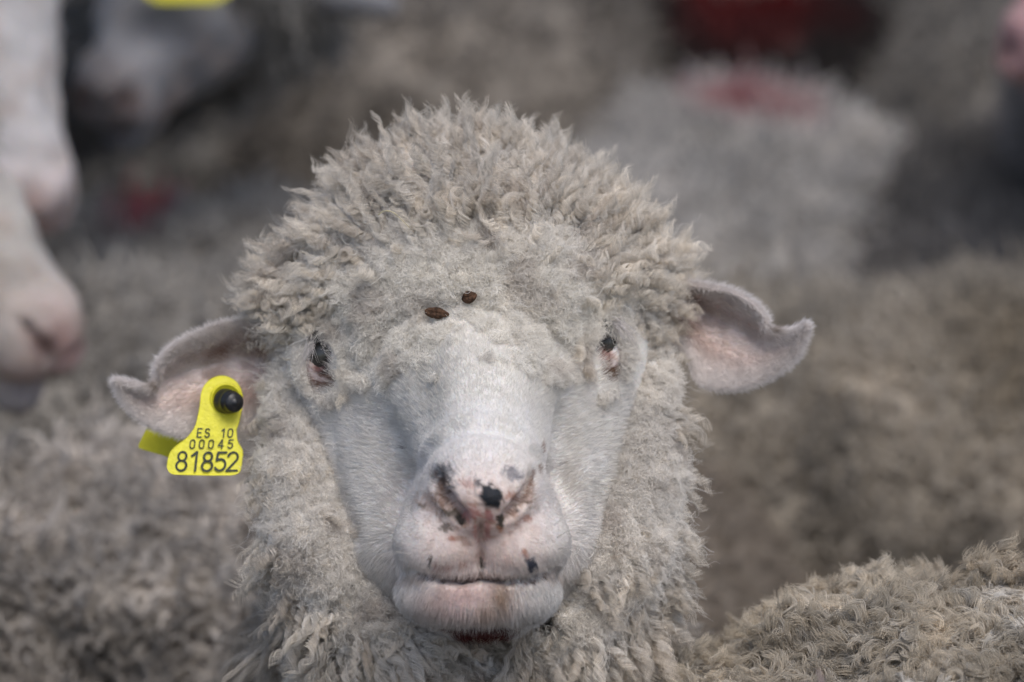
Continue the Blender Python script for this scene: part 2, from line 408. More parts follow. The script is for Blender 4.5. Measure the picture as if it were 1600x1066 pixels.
    for pl, wd, k in (([(684, 742), (692, 775), (712, 794), (728, 810)], 4.2, (.13, .075, .05)), ([(832, 738), (824, 770), (804, 793), (786, 810)], 4.2, (.15, .09, .065)), ([(655, 896), (690, 908), (722, 911), (752, 903), (790, 911), (822, 908), (850, 898)], 3, (.10, .06, .05))):
        qd, _ = seg(px, py, pl); mixc(face * np.clip(1.25 - qd / wd + (nf - .5), 0, 1) * .9, k)
    for cx, cy, sx, sy, k, a in spots:
        mm = g2(px + (nf - .5) * sx * 1.0, py + (nf - .5) * sy * 1.0, cx, cy, sx, sy)
        m = np.clip((mm - 0.5) * 2.6 + 0.35 + (nff - .5) * 1.5, 0, 1) * a * (.8 + .2 * nff) if a <= 1 else np.clip((mm - .45) * 6 + (nf - .5), 0, 1)
        mixc(m * face, k)
    # maroon stain under the chin
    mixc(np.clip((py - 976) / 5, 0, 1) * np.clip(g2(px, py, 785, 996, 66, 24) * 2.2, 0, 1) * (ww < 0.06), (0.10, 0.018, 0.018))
    # eyes: dark lids and brown crust
    ef = np.clip((0.10 - ww) / 0.03, 0, 1)
    r1 = g2(px, py, 502, 556, 12, 22, -0.25); r2 = g2(px, py, 946, 532, 12, 19, 0.2)
    mixc(ef * np.clip((r1 - .35) * 6 + (nf - .5) * 2, 0, 1), (0.035, 0.03, 0.032))
    mixc(ef * np.clip((r2 - .35) * 6 + (nf - .5) * 2, 0, 1), (0.05, 0.04, 0.04))
    mixc(ef * np.clip(g2(px, py, 490, 527, 26, 8, 0.1) * 2.2 - 1 + (nf - .5), 0, 1), (0.03, 0.03, 0.035))
    mixc(ef * np.clip(g2(px, py, 948, 512, 20, 12, 0.1) * 2.2 - 1 + (nf - .5), 0, 1), (0.03, 0.03, 0.035))
    mixc(ef * np.clip(g2(px, py, 946, 553, 12, 12) * 2 - .7, 0, 1) * .7, (0.26, 0.14, 0.11))
    mixc(ef * np.clip(g2(px, py, 508, 596, 20, 12, 0.1) * 2 - .7 + (nff - .5) * 1.5, 0, 1), (0.12, 0.055, 0.03)); mixc(ef * .6 * g2(px, py, 484, 575, 9, 22, -.3), (.30, .18, .14)); mixc(ef * np.clip(g2(px, py, 504, 578, 14, 8, 0) * 2 - .6, 0, 1) * .8, (.05, .035, .035))
    mixc(ef * np.clip(g2(px, py, 952, 580, 13, 14) * 2 - .8 + (nff - .5) * 1.5, 0, 1), (0.14, 0.075, 0.04))
    mixc(ef * 0.8 * g2(px, py, 481, 560, 5, 18, -0.2), (0.20, 0.09, 0.07))
    for pl in ([(479, 556), (484, 578), (497, 592), (514, 596)], [(966, 516), (970, 542), (963, 566), (950, 574)]):
        qd, _ = seg(px, py, pl); mixc(ef * np.clip(1.6 - qd / 3.2, 0, 1) * (.5 + .5 * nf), (.66, .58, .56))
    mixc(ef * np.clip(g2(px, py, 951, 558, 11, 8) * 2 - .8, 0, 1) * .5, (.40, .22, .19)); mixc(ef * np.clip(g2(px, py, 497, 575, 8, 8) * 2 - .8, 0, 1) * .6, (.20, .10, .09))
    return c

def resample(pts, n):
    pts = np.array(pts, float); t = np.linspace(0, len(pts) - 1, n)
    i = np.clip(t.astype(int), 0, len(pts) - 2); f = (t - i)[:, None]
    p0 = pts[np.clip(i - 1, 0, len(pts) - 1)]; p1 = pts[i]; p2 = pts[i + 1]; p3 = pts[np.clip(i + 2, 0, len(pts) - 1)]
    return 0.5 * (2 * p1 + (p2 - p0) * f + (2 * p0 - 5 * p1 + 4 * p2 - p3) * f ** 2 + (3 * p1 - p0 - 3 * p2 + p3) * f ** 3)
def ear_sheet(up, lo, wroot, wtip, cup, roll, ns=90, nt_=60, thick=0.0030):
    """a cupped leaf between the upper and the lower edge; edges given as photo px"""
    U = resample(up, ns); Lo = resample(lo, ns)
    s = np.linspace(0, 1, ns)[:, None]; t = np.linspace(0, 1, nt_)[None, :]
    base = wroot + (wtip - wroot) * s
    px = U[:, :1] * (1 - t) + Lo[:, :1] * t; py = U[:, 1:] * (1 - t) + Lo[:, 1:] * t
    prof = np.sin(np.pi * np.clip(t, 0, 1)) ** 1.7
    wgt = .9 * np.sin(np.pi * np.clip(s * 0.75 + 0.25, 0, 1)) ** 0.7
    ww = base + cup * prof * wgt
    # upper rim rolled forward and down
    rr = np.clip(1 - t / 0.16, 0, 1); rs = np.sin(np.pi * np.clip(s * 1.05, 0, 1)) ** 0.6 * np.clip((.72 - s) * 6, 0, 1)
    ww = ww - roll * rr ** 1.0 * rs * 0.6 + 0.006 * np.exp(-((t - 0.30) / 0.1) ** 2) * rs
    # a soft fold running along the ear
    ww = ww - 0.004 * np.exp(-((t - 0.62) / 0.13) ** 2) * np.exp(-((s - 0.45) / 0.3) ** 2)
    fr = np.stack([Q(a, b, c) for a, b, c in zip(px.ravel(), py.ravel(), ww.ravel())])
    Fi = []
    g = np.arange(ns * nt_).reshape(ns, nt_)
    F = np.stack([g[:-1, :-1], g[1:, :-1], g[1:, 1:], g[:-1, 1:]], -1).reshape(-1, 4)
    N = vnorm(fr, F)
    if N[:, 2].mean() > 0: F = F[:, ::-1]; N = -N
    edge = np.minimum(np.minimum(t, 1 - t) * 12, np.minimum(1, (1 - s) * 12 + .15)); edge = np.clip(edge, .12, 1).ravel()[:, None] ** .5
    a = fr + N * thick * .5 * edge; b = fr - N * thick * .5 * edge
    n = len(fr); V = np.concatenate([a, b]); F2 = F[:, ::-1] + n
    bd = np.concatenate([g[:, 0], g[-1, 1:], g[::-1, -1][1:], g[0, ::-1][1:]])
    R = np.stack([bd[:-1], bd[1:], bd[1:] + n, bd[:-1] + n], 1)
    tt = np.concatenate([np.broadcast_to(t, (ns, nt_)).ravel()] * 2); ss = np.concatenate([np.broadcast_to(s, (ns, nt_)).ravel()] * 2)
    return V, np.concatenate([F, F2, R]), ss, tt, n

bodyV, bodyF = build_body()
px, py, ww = hproj(bodyV)
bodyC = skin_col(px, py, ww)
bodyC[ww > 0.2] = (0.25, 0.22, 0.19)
EARS = []
earL = ear_sheet([(455, 560), (432, 536), (400, 511), (360, 506), (315, 520), (275, 540), (250, 566), (246, 592), (232, 603), (205, 598), (184, 594)],
                 [(440, 600), (418, 640), (400, 668), (368, 682), (325, 684), (285, 678), (250, 668), (220, 652), (198, 630), (186, 610), (182, 596)],
                 0.070, 0.03, 0.015, 0.013)
earR = ear_sheet([(1005, 470), (1035, 456), (1062, 446), (1100, 448), (1140, 456), (1172, 472), (1192, 492), (1200, 508), (1218, 514), (1238, 512), (1257, 504)],
                 [(1015, 520), (1045, 524), (1066, 542), (1078, 568), (1088, 592), (1112, 603), (1150, 603), (1190, 592), (1220, 576), (1246, 552), (1260, 508)],
                 0.075, 0.035, 0.016, 0.013)
def ear_col(e, root_dark):
    V, F, s, t, n = e
    px, py, ww = hproj(V); q = np.stack([px, py, ww * 2000], 1); nz = vnoise(q, 0.05, 5); nf = vnoise(q, 0.2, 6)
    c = np.tile(np.array([0.78, 0.73, 0.70]), (len(V), 1))
    inner = np.clip(1 - np.abs(t - 0.42) / 0.5, 0, 1) * np.clip(1.15 - s * 1.2, 0, 1)
    def mx(c, m, k): m = np.clip(m, 0, 1)[:, None]; return c * (1 - m) + np.array(k) * m
    root = np.clip(1.25 - s * 1.3, 0, 1)
    c = mx(c, np.exp(-((t - .62) / .16) ** 2) * root * .9, (.62, .44, .37))
    c = mx(c, np.exp(-((t - .42) / .09) ** 2) * root * .6, (.78, .64, .60))
    c = mx(c, np.exp(-((t - .19) / .085) ** 2) * (.45 + nz * .8) * np.clip(1.3 - s * 1.4, 0, 1), (.26, .15, .115))  # shade under the rolled rim, painted as a dark brown band
    c = mx(c, np.clip(nz * 2.2 - 1.05, 0, 1) * inner * 1.1, (.30, .18, .13))
    c = mx(c, np.clip(nf * 3 - 2.1, 0, 1) * inner * .7, (.26, .15, .10))
    c = mx(c, np.clip(.2 - s, 0, 1) * 2.5, (.34, .22, .18))
    c = mx(c, np.exp(-((s - 0.76) / 0.05) ** 2) * (t < 0.07), (0.16, 0.09, 0.04))
    return c
ecL, ecR = ear_col(earL, 1), ear_col(earR, 1)
off1 = len(bodyV); off2 = off1 + len(earL[0])
allV = np.concatenate([bodyV, earL[0], earR[0]]); allF = np.concatenate([bodyF, earL[1] + off1, earR[1] + off2])
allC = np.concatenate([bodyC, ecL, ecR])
sheep = empty('sheep', (-0.06, 0.55, 0))
tag(sheep, 'white faced sheep in sharp focus staring at the camera, woolly topknot and spotted nose', 'sheep', 'sheep of the flock')
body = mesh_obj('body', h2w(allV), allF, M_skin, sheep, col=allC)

# eyeballs
def uvsphere(c, r, nu=32, nv=20):
    u = np.linspace(0, 2 * np.pi, nu, endpoint=False); v = np.linspace(0, np.pi, nv)
    V = np.stack([np.outer(np.sin(v), np.cos(u)), np.outer(np.sin(v), np.sin(u)), np.outer(np.cos(v), np.ones(nu))], -1).reshape(-1, 3) * r + c
    g = np.arange(nu * nv).reshape(nv, nu); h = np.roll(g, -1, 1)
    F = np.stack([g[:-1], g[1:], h[1:], h[:-1]], -1).reshape(-1, 4)
    return V, F
for (a, b, c) in EYES:
    m = (np.hypot(px - a, py - b) > 22) & (np.hypot(px - a, py - b) < 34) & (ww < 0.09)
    V, F = uvsphere(Q(a + (4 if a < 700 else -4), b, np.median(ww[m]) + 0.0075), np.array([0.0115, 0.0125, 0.0115]))
    mesh_obj('eye', h2w(V), F, M_eye, sheep)

# ------------------------------------------------------------------ fleece of the front sheep
def fleece_field(X):
    f = ell(X, Q(733, 434, 0.085), (0.082, 0.072, 0.108))
    f = smin(f, ell(X, Q(726, 465, 0.062), (0.092, 0.078, 0.098)), 0.03)
    f = smin(f, ell(X, Q(508, 490, 0.075), (0.036, 0.028, 0.050)), 0.04)
    f = smin(f, ell(X, Q(955, 450, 0.075), (0.036, 0.028, 0.050)), 0.04)
    f = smin(f, ell(X, Q(560, 530, 0.020), (0.026, 0.026, 0.030)), 0.03)
    f = smin(f, ell(X, Q(900, 510, 0.020), (0.026, 0.026, 0.030)), 0.03)
    for sx in (-1, 1):
        if sx < 0: pts = [Q(466, 610, 0.045), Q(474, 740, 0.028), Q(500, 860, 0.012), Q(580, 965, 0.005)]
        else: pts = [Q(1006, 590, 0.045), Q(998, 740, 0.028), Q(975, 860, 0.012), Q(908, 965, 0.005)]
        rr = [0.017, 0.021, 0.029, 0.028]
        for i in range(3): f = smin(f, cone(X, pts[i], pts[i + 1], rr[i], rr[i + 1]), 0.015)
    f = smin(f, cone(X, Q(735, 640, 0.13), Q(722, 1000, 0.12), 0.094, 0.098), 0.02)
    f = smin(f, cone(X, Q(735, 1000, 0.115), BODY['chest'] + [0, 0.0, -0.02], 0.115, 0.17), 0.04)
    f = smin(f, cone(X, BODY['chest'], BODY['rump'], 0.182, 0.18), 0.05)
    return f
ax = [axes(-0.34, 0.28, 0.010, (-0.16, 0.125), 0.0035), axes(-0.80, 0.17, 0.012, (-0.22, 0.14), 0.0035), axes(-0.09, 1.35, 0.014, (-0.06, 0.16), 0.004)]
X = [ax[0][:, None, None].astype(np.float32), ax[1][None, :, None].astype(np.float32), ax[2][None, None, :].astype(np.float32)]
ff = fleece_field(X)
hf = head_field(X)
# the fleece stops at the bare face: carve out a zone round the face
FZY = [480, 497, 507, 522, 550, 580, 598, 620, 640, 700, 800, 850, 900, 950, 1000, 1020, 1050]
FZW = [-60, 0, 62, 98, 118, 140, 184, 220, 226, 208, 184, 166, 138, 126, 60, -10, -80]
FZC = [735, 735, 735, 735, 735, 735, 733, 730, 730, 735, 735, 738, 748, 748, 750, 755, 755]
def face_zone(X):
    k = S * (D0 + X[2]) / D0; fy = 533 - X[1] / k; fx = 800 + X[0] / k
    fy = fy + 11 * np.sin(fx * .071) + 7 * np.sin(fx * .173 + 1) + 4 * np.sin(fx * .41 + 2); fx = fx + 4 * np.sin(fy * .06) + 3 * np.sin(fy * .17 + 2)
    z = (np.abs(fx - np.interp(fy, FZY, FZC)) - np.interp(fy, FZY, FZW)) * S
    z = np.maximum(z, X[2] - 0.060)
    for e in EYES: z = np.minimum(z, ell(X, Q(e[0] + (3 if e[0] < 700 else 1), e[1] + 13, e[2] - 0.01), (0.0125, 0.0225, 0.03)))
    return z.astype(np.float32)
fz = face_zone(X)
k_ = S * (D0 + X[2]) / D0; fy_ = 533 - X[1] / k_
rise = np.interp(fy_, [585, 680], [0.30, 1.5]).astype(np.float32)
thick = 0.0015 + rise * np.maximum(fz + np.maximum(500 - fy_, 0) * S, 0)
ff = -smin(-ff, -(hf - thick), 0.004)
ff = -smin(-ff, np.maximum(fz, -0.004 - hf), 0.003)
fV, fF = nets(ff.astype(np.float32), ax)
fN = vnorm(fV, fF); fpx, fpy, fw_ = hproj(fV)
fV = fV + fN * ((vnoise(fV * [.45, 1.6, .45], 150, 61) - .5) * .0045 * np.clip((fpy - 590) / 40, 0, 1) * (fw_ < .08))[:, None]
fV = fV + fN * ((vnoise(fV, 130, 1) - .5) * 0.005 + (vnoise(fV, 300, 2) - .5) * 0.0025)[:, None] * (np.abs(fw_ - .05) < .2)[:, None]
def wool_col(p, px, py):
    n = len(p)
    a = vnoise(p, 40, 3)[:, None]; b = vnoise(p, 160, 4)[:, None]
    c = WOOL * (0.88 + 0.2 * a) + 0.08 * (b - .5)
    felt = np.clip(g2(px, py, 730, 500, 190, 80) * 1.6, 0, 1)[:, None]
    c = c * (1 - felt) + np.array([0.90, 0.87, 0.81]) * (0.93 + .14 * b) * felt
    brown = np.clip((vnoise(p, 55, 9)[:, None] - .62) * 5, 0, 1)
    c = c * (1 - brown * .28) + np.array([0.28, 0.20, 0.14]) * brown * .28
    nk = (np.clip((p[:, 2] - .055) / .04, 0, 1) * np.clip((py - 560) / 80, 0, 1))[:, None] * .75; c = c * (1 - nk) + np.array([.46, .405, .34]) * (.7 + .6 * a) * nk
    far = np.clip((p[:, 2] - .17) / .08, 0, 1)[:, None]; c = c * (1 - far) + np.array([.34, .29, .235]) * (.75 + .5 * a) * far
    return c
fleece = mesh_obj('fleece', h2w(fV), fF, M_felt, sheep, col=wool_col(fV, fpx, fpy) * 0.8)  # under-mesh coloured darker, standing in for shade deep between the locks

def felt_factor(px, py, ww):
    f = np.clip(g2(px, py, 728, 500, 190, 100) * 1.9 - .25, 0, 1)
    l, _ = seg(px, py, [(460, 590), (470, 740), (505, 860), (590, 930)]); r, _ = seg(px, py, [(1015, 580), (1000, 740), (975, 860), (910, 930)])
    s = np.clip(2.2 - np.minimum(l, r) / 36, 0, 1) * (ww < 0.07)
    return np.maximum(f, s * 0.9)
# sampling density: only what could be seen from in front and the sides
vis = np.clip((0.2 - fw_) / 0.08, 0.0, 1) * (fN[:, 2] < 0.55) + 0.02
hfv = head_field([fV[:, 0], fV[:, 1], fV[:, 2]])
vis = vis * (hfv > -0.014)
fel = felt_factor(fpx, fpy, fw_)
def flowdir(p, px, py, nor):
    """hair flow in the head frame: out from the brow on the cap, down on cheeks and neck"""
    r = p - Q(735, 545, 0.02)
    cap = np.clip((600 - py) / 80, 0, 1)[:, None]
    dn = np.tile(np.array([0, -1.0, 0.15]), (len(p), 1)); dn[:, 0] = np.sign(px - 740) * 0.04
    f = nrm(r) * cap + dn * (1 - cap)
    f = f - (f * nor).sum(1, keepdims=True) * nor * 0.8
    return nrm(f)
# curly locks
def nvec(p, f, sd): return np.stack([vnoise(p, f, sd + i) - .5 for i in range(3)], 1) * 2
p, n_ = sample(fV, fF, 10500, vis * (1 - fel) ** 0.8)
a, b, c_ = hproj(p); fl = flowdir(p, a, b, n_)
low = np.clip((b - 560) / 120, 0, 1)
fl = fl + 1.2 * nvec(p, 50, 20) + .7 * nvec(p, 120, 30); fl[:, 1] -= .35 * np.clip((b - 330) / 150, 0, 1)
side = np.clip((b - 380) / 120, 0, 1) * (b < 600)
Ln = (0.019 + 0.020 * rng.random(len(p))) * (1 - 0.1 * low) * (1 - .25 * side) * (1 + .6 * np.clip((b - 880) / 80, 0, 1))
K = 20; m = 31
st = locks(p - n_ * 0.004, n_ * (0.50 - .22 * low[:, None]), fl * (0.85 + .5 * low[:, None]), Ln, 0.0020 * (0.5 + .9 * rng.random(len(p))), m, K, crimp=0.0023, turns=3.4, wild=0.32, taper=0.72)
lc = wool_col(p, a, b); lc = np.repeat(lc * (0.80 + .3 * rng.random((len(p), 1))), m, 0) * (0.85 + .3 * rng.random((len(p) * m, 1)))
tt = np.linspace(0, 1, K)[None, :, None]
tipc = np.array([0.92, 0.86, 0.77])
lc = lc[:, None] * (1 - tt ** 2 * (1 - tipc) * .8)
st, rd, lc = cull(st, strand_rad(len(st), K, 0.00014), lc, 0)
curves_obj('wool_locks', h2w(st), rd, lc, M_wool, sheep)
vb = ((fw_ > .16) & (fN[:, 2] < .3) & (fpy < 1200)).astype(float)
p, n_ = sample(fV, fF, 9000, vb)
a, b, c_ = hproj(p); fl = flowdir(p, a, b, n_)
s3 = locks(p - n_ * .004, n_ * .7, fl * .8, .022 + .01 * rng.random(len(p)), .0045, 12, K, crimp=.003, turns=1.5, wild=.35, taper=.6)
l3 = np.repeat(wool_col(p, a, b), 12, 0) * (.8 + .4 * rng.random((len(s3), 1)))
curves_obj('wool_of_the_back', h2w(s3), strand_rad(len(s3), K, .0004), l3, M_wool, sheep)
# loose frizz between the locks
p, n_ = sample(fV, fF, 12000, vis * (1 - .6 * fel))
a, b, c_ = hproj(p); fl = flowdir(p, a, b, n_) + 1.1 * nvec(p, 45, 20)
st = locks(p, n_ * .7, fl * .7, 0.014 + .012 * rng.random(len(p)), .001, 2, 12, crimp=.0016, turns=2.2, wild=.7)
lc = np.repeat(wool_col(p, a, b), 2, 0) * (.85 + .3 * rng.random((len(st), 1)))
st, rd, lc = cull(st, strand_rad(len(st), 12, .00010), lc, 0)
curves_obj('wool_frizz', h2w(st), rd, lc, M_wool, sheep)
# matted short wool on the brow and cheeks
p, n_ = sample(fV, fF, 15000, vis * np.clip(fel, 0, 1) * np.where((fpy > 560) & (fpy < 640), np.clip(.3 + face_zone([fV[:, 0], fV[:, 1], fV[:, 2]]) / .012, .3, 1), 1))
a, b, c_ = hproj(p); fl = flowdir(p, a, b, n_)
m = 16
fzp = np.clip(face_zone([p[:, 0], p[:, 1], p[:, 2]]) / 0.02, 0.35, 1)
st = locks(p - n_ * 0.002, n_ * 0.75, fl * 0.55, (0.0065 + 0.004 * rng.random(len(p))) * fzp, 0.0028 * (0.6 + .8 * rng.random(len(p))), m, 8, crimp=0.0009, turns=1.6, wild=0.42, taper=0.0)
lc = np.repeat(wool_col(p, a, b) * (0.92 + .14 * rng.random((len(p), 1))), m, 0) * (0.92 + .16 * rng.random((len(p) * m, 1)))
st, rd, lc = cull(st, strand_rad(len(st), 8, 0.00015), lc, 0)
bx, by, bw = hproj(bodyV)
fzb = face_zone([bodyV[:, 0], bodyV[:, 1], bodyV[:, 2]])
wd = (by < 700) * (bw < .07) * np.exp(np.clip(fzb, -1, 0) / .0065) * (fzb < .002) * (by > 480) * np.clip((602 + 110 * (vnoise(bodyV, 80, 41) - .4) - by) / 40, 0, 1)
p, n_ = sample(bodyV, bodyF, 3000, wd); a, b, c_ = hproj(p); fl = flowdir(p, a, b, n_)
s2 = locks(p, n_ * .6, fl * .6, .004 + .004 * rng.random(len(p)), .0030, 14, 8, crimp=.0009, turns=1.5, wild=.6, taper=0)
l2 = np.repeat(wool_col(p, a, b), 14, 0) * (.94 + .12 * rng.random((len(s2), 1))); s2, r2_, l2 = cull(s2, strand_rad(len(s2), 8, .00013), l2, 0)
st = np.concatenate([st, s2]); rd = np.concatenate([rd, r2_]); lc = np.concatenate([lc, l2])
curves_obj('wool_felt', h2w(st), rd, lc, M_wool, sheep)

# short coat on the face and ears
def fur(V, F, dens, n, Lf, ff_, colf, rad, wild=0.22, k=5, lift=0.35):
    p, nn = sample(V, F, n, dens); a, b, c_ = hproj(p)
    fl = ff_(p, a, b); fl = nrm(fl - (fl * nn).sum(1, keepdims=True) * nn)
    L = Lf(a, b, c_) * (0.7 + .6 * rng.random(n))
    cl = nrm(rng.normal(size=(n, 3)))
    d = nrm(nn * lift + fl + wild * cl)
    t = np.linspace(0, 1, k)[None, :, None]
    st = p[:, None] - nn[:, None] * .0004 + d[:, None] * L[:, None, None] * t - nn[:, None] * L[:, None, None] * t * t * .12
    c = colf(a, b, c_) * (0.9 + .25 * rng.random((n, 1)))
    return st, strand_rad(n, k, rad, .15), c
bN = vnorm(bodyV, bodyF)
inface = (py > 470) & (py < 1020) & (px > 470) & (px < 985) & (ww < 0.09) & (bN[:, 2] < 0.35)
fh = fleece_field([bodyV[:, 0], bodyV[:, 1], bodyV[:, 2]])
dens = inface * np.clip(fh / 0.004 + 1.5, 0, 1)
naked = np.clip(g2(px, py, 752, 812, 72, 50) * 1.8 - .2, 0, 1); naked = np.maximum(naked, np.clip(g2(px, py, 735, 938, 48, 16) * 1.2 - .2, 0, 1))
naked = np.maximum(naked, g2(px, py, 768, 778, 12, 10)); naked = np.maximum(naked, np.clip(g2(px, py, 775, 996, 60, 12) * 1.5, 0, 1)); naked = np.maximum(naked, np.clip(g2(px, py, 502, 555, 13, 26) * 1.6, 0, 1)); naked = np.maximum(naked, np.clip(g2(px, py, 950, 535, 13, 26) * 1.6, 0, 1))
dens = dens * (1 - 0.93 * np.clip(naked, 0, 1))
def face_flow(p, a, b):
    f = p - Q(755, 800, -0.15); f[:, 1] += 0.0
    mouth = np.clip((b - 840) / 40, 0, 1)[:, None]
    dn = np.tile([0, -1.0, 0.0], (len(p), 1)); dn[:, 0] = (a - 750) / 200
    return nrm(f) * (1 - mouth) + dn * mouth
def face_len(a, b, c): return 0.0034 + 0.003 * np.clip((c + .12) / .1, 0, 1) + 0.0035 * np.clip((b - 915) / 40, 0, 1) + 0.0012 * np.clip((b - 850) / 30, 0, 1)
st1, r1, c1 = fur(bodyV, bodyF, dens, 130000, face_len, face_flow, lambda a, b, c: skin_col(a, b, c) * 1.05, 0.00011)
def earfur(e, col, n, tip):
    V, F, s, t, nn = e
    dn = (0.25 + 1.5 * np.clip(1 - np.minimum(t, 1 - t) / 0.12, 0, 1) + np.clip((s - .6) * 2, 0, 1) + 0.8 * np.clip((t - .55) * 3, 0, 1))
    T = col
    def fl(p, a, b):
        g = p - Q(*tip[0]); return nrm(g)
    # colour from nearest vertex through a coarse lookup
    p, nrl = sample(V, F, n, dn); a, b, c_ = hproj(p)
    key = {}
    vp, vq, _ = hproj(V[:nn]); gx = ((vp) // 5).astype(int); gy = (vq // 5).astype(int)
    grid = np.full((400, 300, 3), np.nan); grid[gx, gy] = T[:nn]
    c = grid[(a // 5).astype(int), (b // 5).astype(int)]; bad = np.isnan(c[:, 0]); c[bad] = (0.66, .6, .57)
    f = fl(p, a, b); f = nrm(f - (f * nrl).sum(1, keepdims=True) * nrl)
    L = (0.0034 + 0.0045 * rng.random(n) ** 2); k = 5; tt = np.linspace(0, 1, k)[None, :, None]
    d = nrm(nrl * .30 + f + .22 * rng.normal(size=(n, 3)))
    st = p[:, None] + d[:, None] * L[:, None, None] * tt
    c = c * 0.7 + np.array([0.86, .83, .80]) * 0.3
    return st, strand_rad(n, k, 0.00011, .15), c * (0.9 + .2 * rng.random((n, 1)))
st2, r2, c2 = earfur(earL, ecL, 46000, [(400, 590, 0.09)])
st3, r3, c3 = earfur(earR, ecR, 46000, [(1060, 500, 0.09)])
curves_obj('short_coat', h2w(np.concatenate([st1, st2, st3])), np.concatenate([r1, r2, r3]), np.concatenate([c1, c2, c3]), M_fur, sheep)
#@@FLOCK
def hairs(spec, r, col, name):
    st = []
    for (a0, b0, w0), (a1, b1, w1), sag, n, jit in spec:
        for _ in range(n):
            j = rng.normal(size=4) * jit; q0 = Q(a0 + j[0], b0 + j[1], w0); q1 = Q(a1 + j[2] * 1.6, b1 + j[3] * 1.6, w1); t = np.linspace(0, 1, 8)[:, None]
            st.append(q0 + (q1 - q0) * t + np.array([0, sag, 0]) * np.sin(t * np.pi) + np.array([0, 0, -.004]) * np.sin(t * np.pi))
    st = np.array(st); c = np.tile(np.array(col, float), (len(st), 1)) * (.7 + .5 * rng.random((len(st), 1)))
    return curves_obj(name, h2w(st), strand_rad(len(st), 8, r, .2), c, M_fur, sheep)
def sw(a, b):
    m = np.hypot(px - a, py - b) < 8; return float(ww[m & (ww < .12)].min()) if (m & (ww < .12)).any() else 0.03
eL, eR = sw(490, 530), sw(955, 512)
hairs([((492, 528, eL - .002), (478, 560, eL - .006), .002, 26, 7), ((505, 533, eL - .002), (515, 548, eL - .006), .002, 12, 5), ((488, 532, eL), (466, 580, eL - .002), .001, 14, 5),
       ((955, 506, eR - .002), (985, 530, eR - .006), .003, 36, 6), ((962, 500, eR - .002), (1000, 540, eR - .004), .002, 20, 5)], .00010, (.62, .58, .56), 'eyelashes')
hairs([((492, 524, eL - .001), (500, 538, eL - .005), .001, 40, 6), ((948, 512, eR - .001), (942, 530, eR - .005), .001, 70, 8), ((512, 575, eL - .001), (520, 590, eL - .003), .000, 26, 5)], .00014, (.03, .028, .028), 'dark_lashes')
wk = [((a, b, sw(a, b)), (a + da, b + db, sw(a, b) + dw), sg, 1, 2) for a, b, da, db, dw, sg in
      [(640, 830, -48, -22, .0, .003), (636, 850, -52, -6, .0, .002), (640, 866, -46, 4, .0, .002), (650, 815, -44, -30, 0, .003), (870, 840, 46, -8, 0, .003), (872, 858, 44, 2, 0, .002), (866, 822, 40, -22, 0, .003), (862, 930, 60, 6, 0, -.002)]]
wk += [((960, 562, eR), (1008, 612, eR - .004), .001, 1, 1), ((962, 570, eR), (972, 640, eR), 0, 1, 1), ((498, 600, eL), (470, 660, eL), .001, 1, 1), ((506, 604, eL), (480, 668, eL), .001, 1, 1)]
hairs(wk * 2, .00011, (.55, .52, .48), 'whiskers')
# ------------------------------------------------------------------ ear tag on the front sheep
def stroke_glyph(pts, wd):
    """flat ribbon along a polyline, rounded ends; returns 2-D polygons"""
    out = []
    for a, b in zip(pts[:-1], pts[1:]):
        a = np.array(a, float); b = np.array(b, float); d = b - a; L = np.hypot(*d)
        if L < 1e-6: continue
        d /= L; n = np.array([-d[1], d[0]]) * wd / 2
        out.append([a - n, b - n, b + n, a + n])
    return out
def arc(cx, cy, rx, ry, a0, a1, n=14):
    t = np.radians(np.linspace(a0, a1, n)); return [(cx + rx * math.cos(x), cy + ry * math.sin(x)) for x in t]
GL = {  # unit box 0..0.6 x 0..1, y up
 '0': [arc(.3, .70, .26, .28, 0, 180) + arc(.3, .30, .26, .28, 180, 360) + [(.56, .70)]],
 '1': [[(.10, .78), (.34, .98), (.34, .0)]],
 '2': [arc(.3, .72, .25, .26, 165, -35) + [(.04, .03), (.58, .03)]],
 '4': [[(.44, 0), (.44, .98), (.40, .98), (.02, .30), (.60, .30)]],
 '5': [[(.54, .97), (.12, .97), (.08, .56)] + arc(.28, .33, .27, .30, 125, -150)],
 '8': [arc(.3, .74, .21, .23, 0, 360, 20), arc(.3, .26, .26, .26, 0, 360, 20)],
 'E': [[(.54, .98), (.06, .98), (.06, .02), (.54, .02)], [(.06, .52), (.46, .52)]],
 'S': [arc(.3, .74, .23, .23, 20, 250) + arc(.3, .26, .25, .25, 80, -160)],
}
TS = S * (D0 + 0.05) / D0
tc = Q(353, 630, 0.040)
def tp(a, b, wz=0.0):
    """photo px on the tag's plane -> head frame; the plate leans a little"""
    q = Q(a, b, 0.040); q[2] = 0.040 + wz - (b - 630) * 0.00010 + (a - 340) * 0.00006 + 0.0000006 * (a - 330) ** 2
    return q
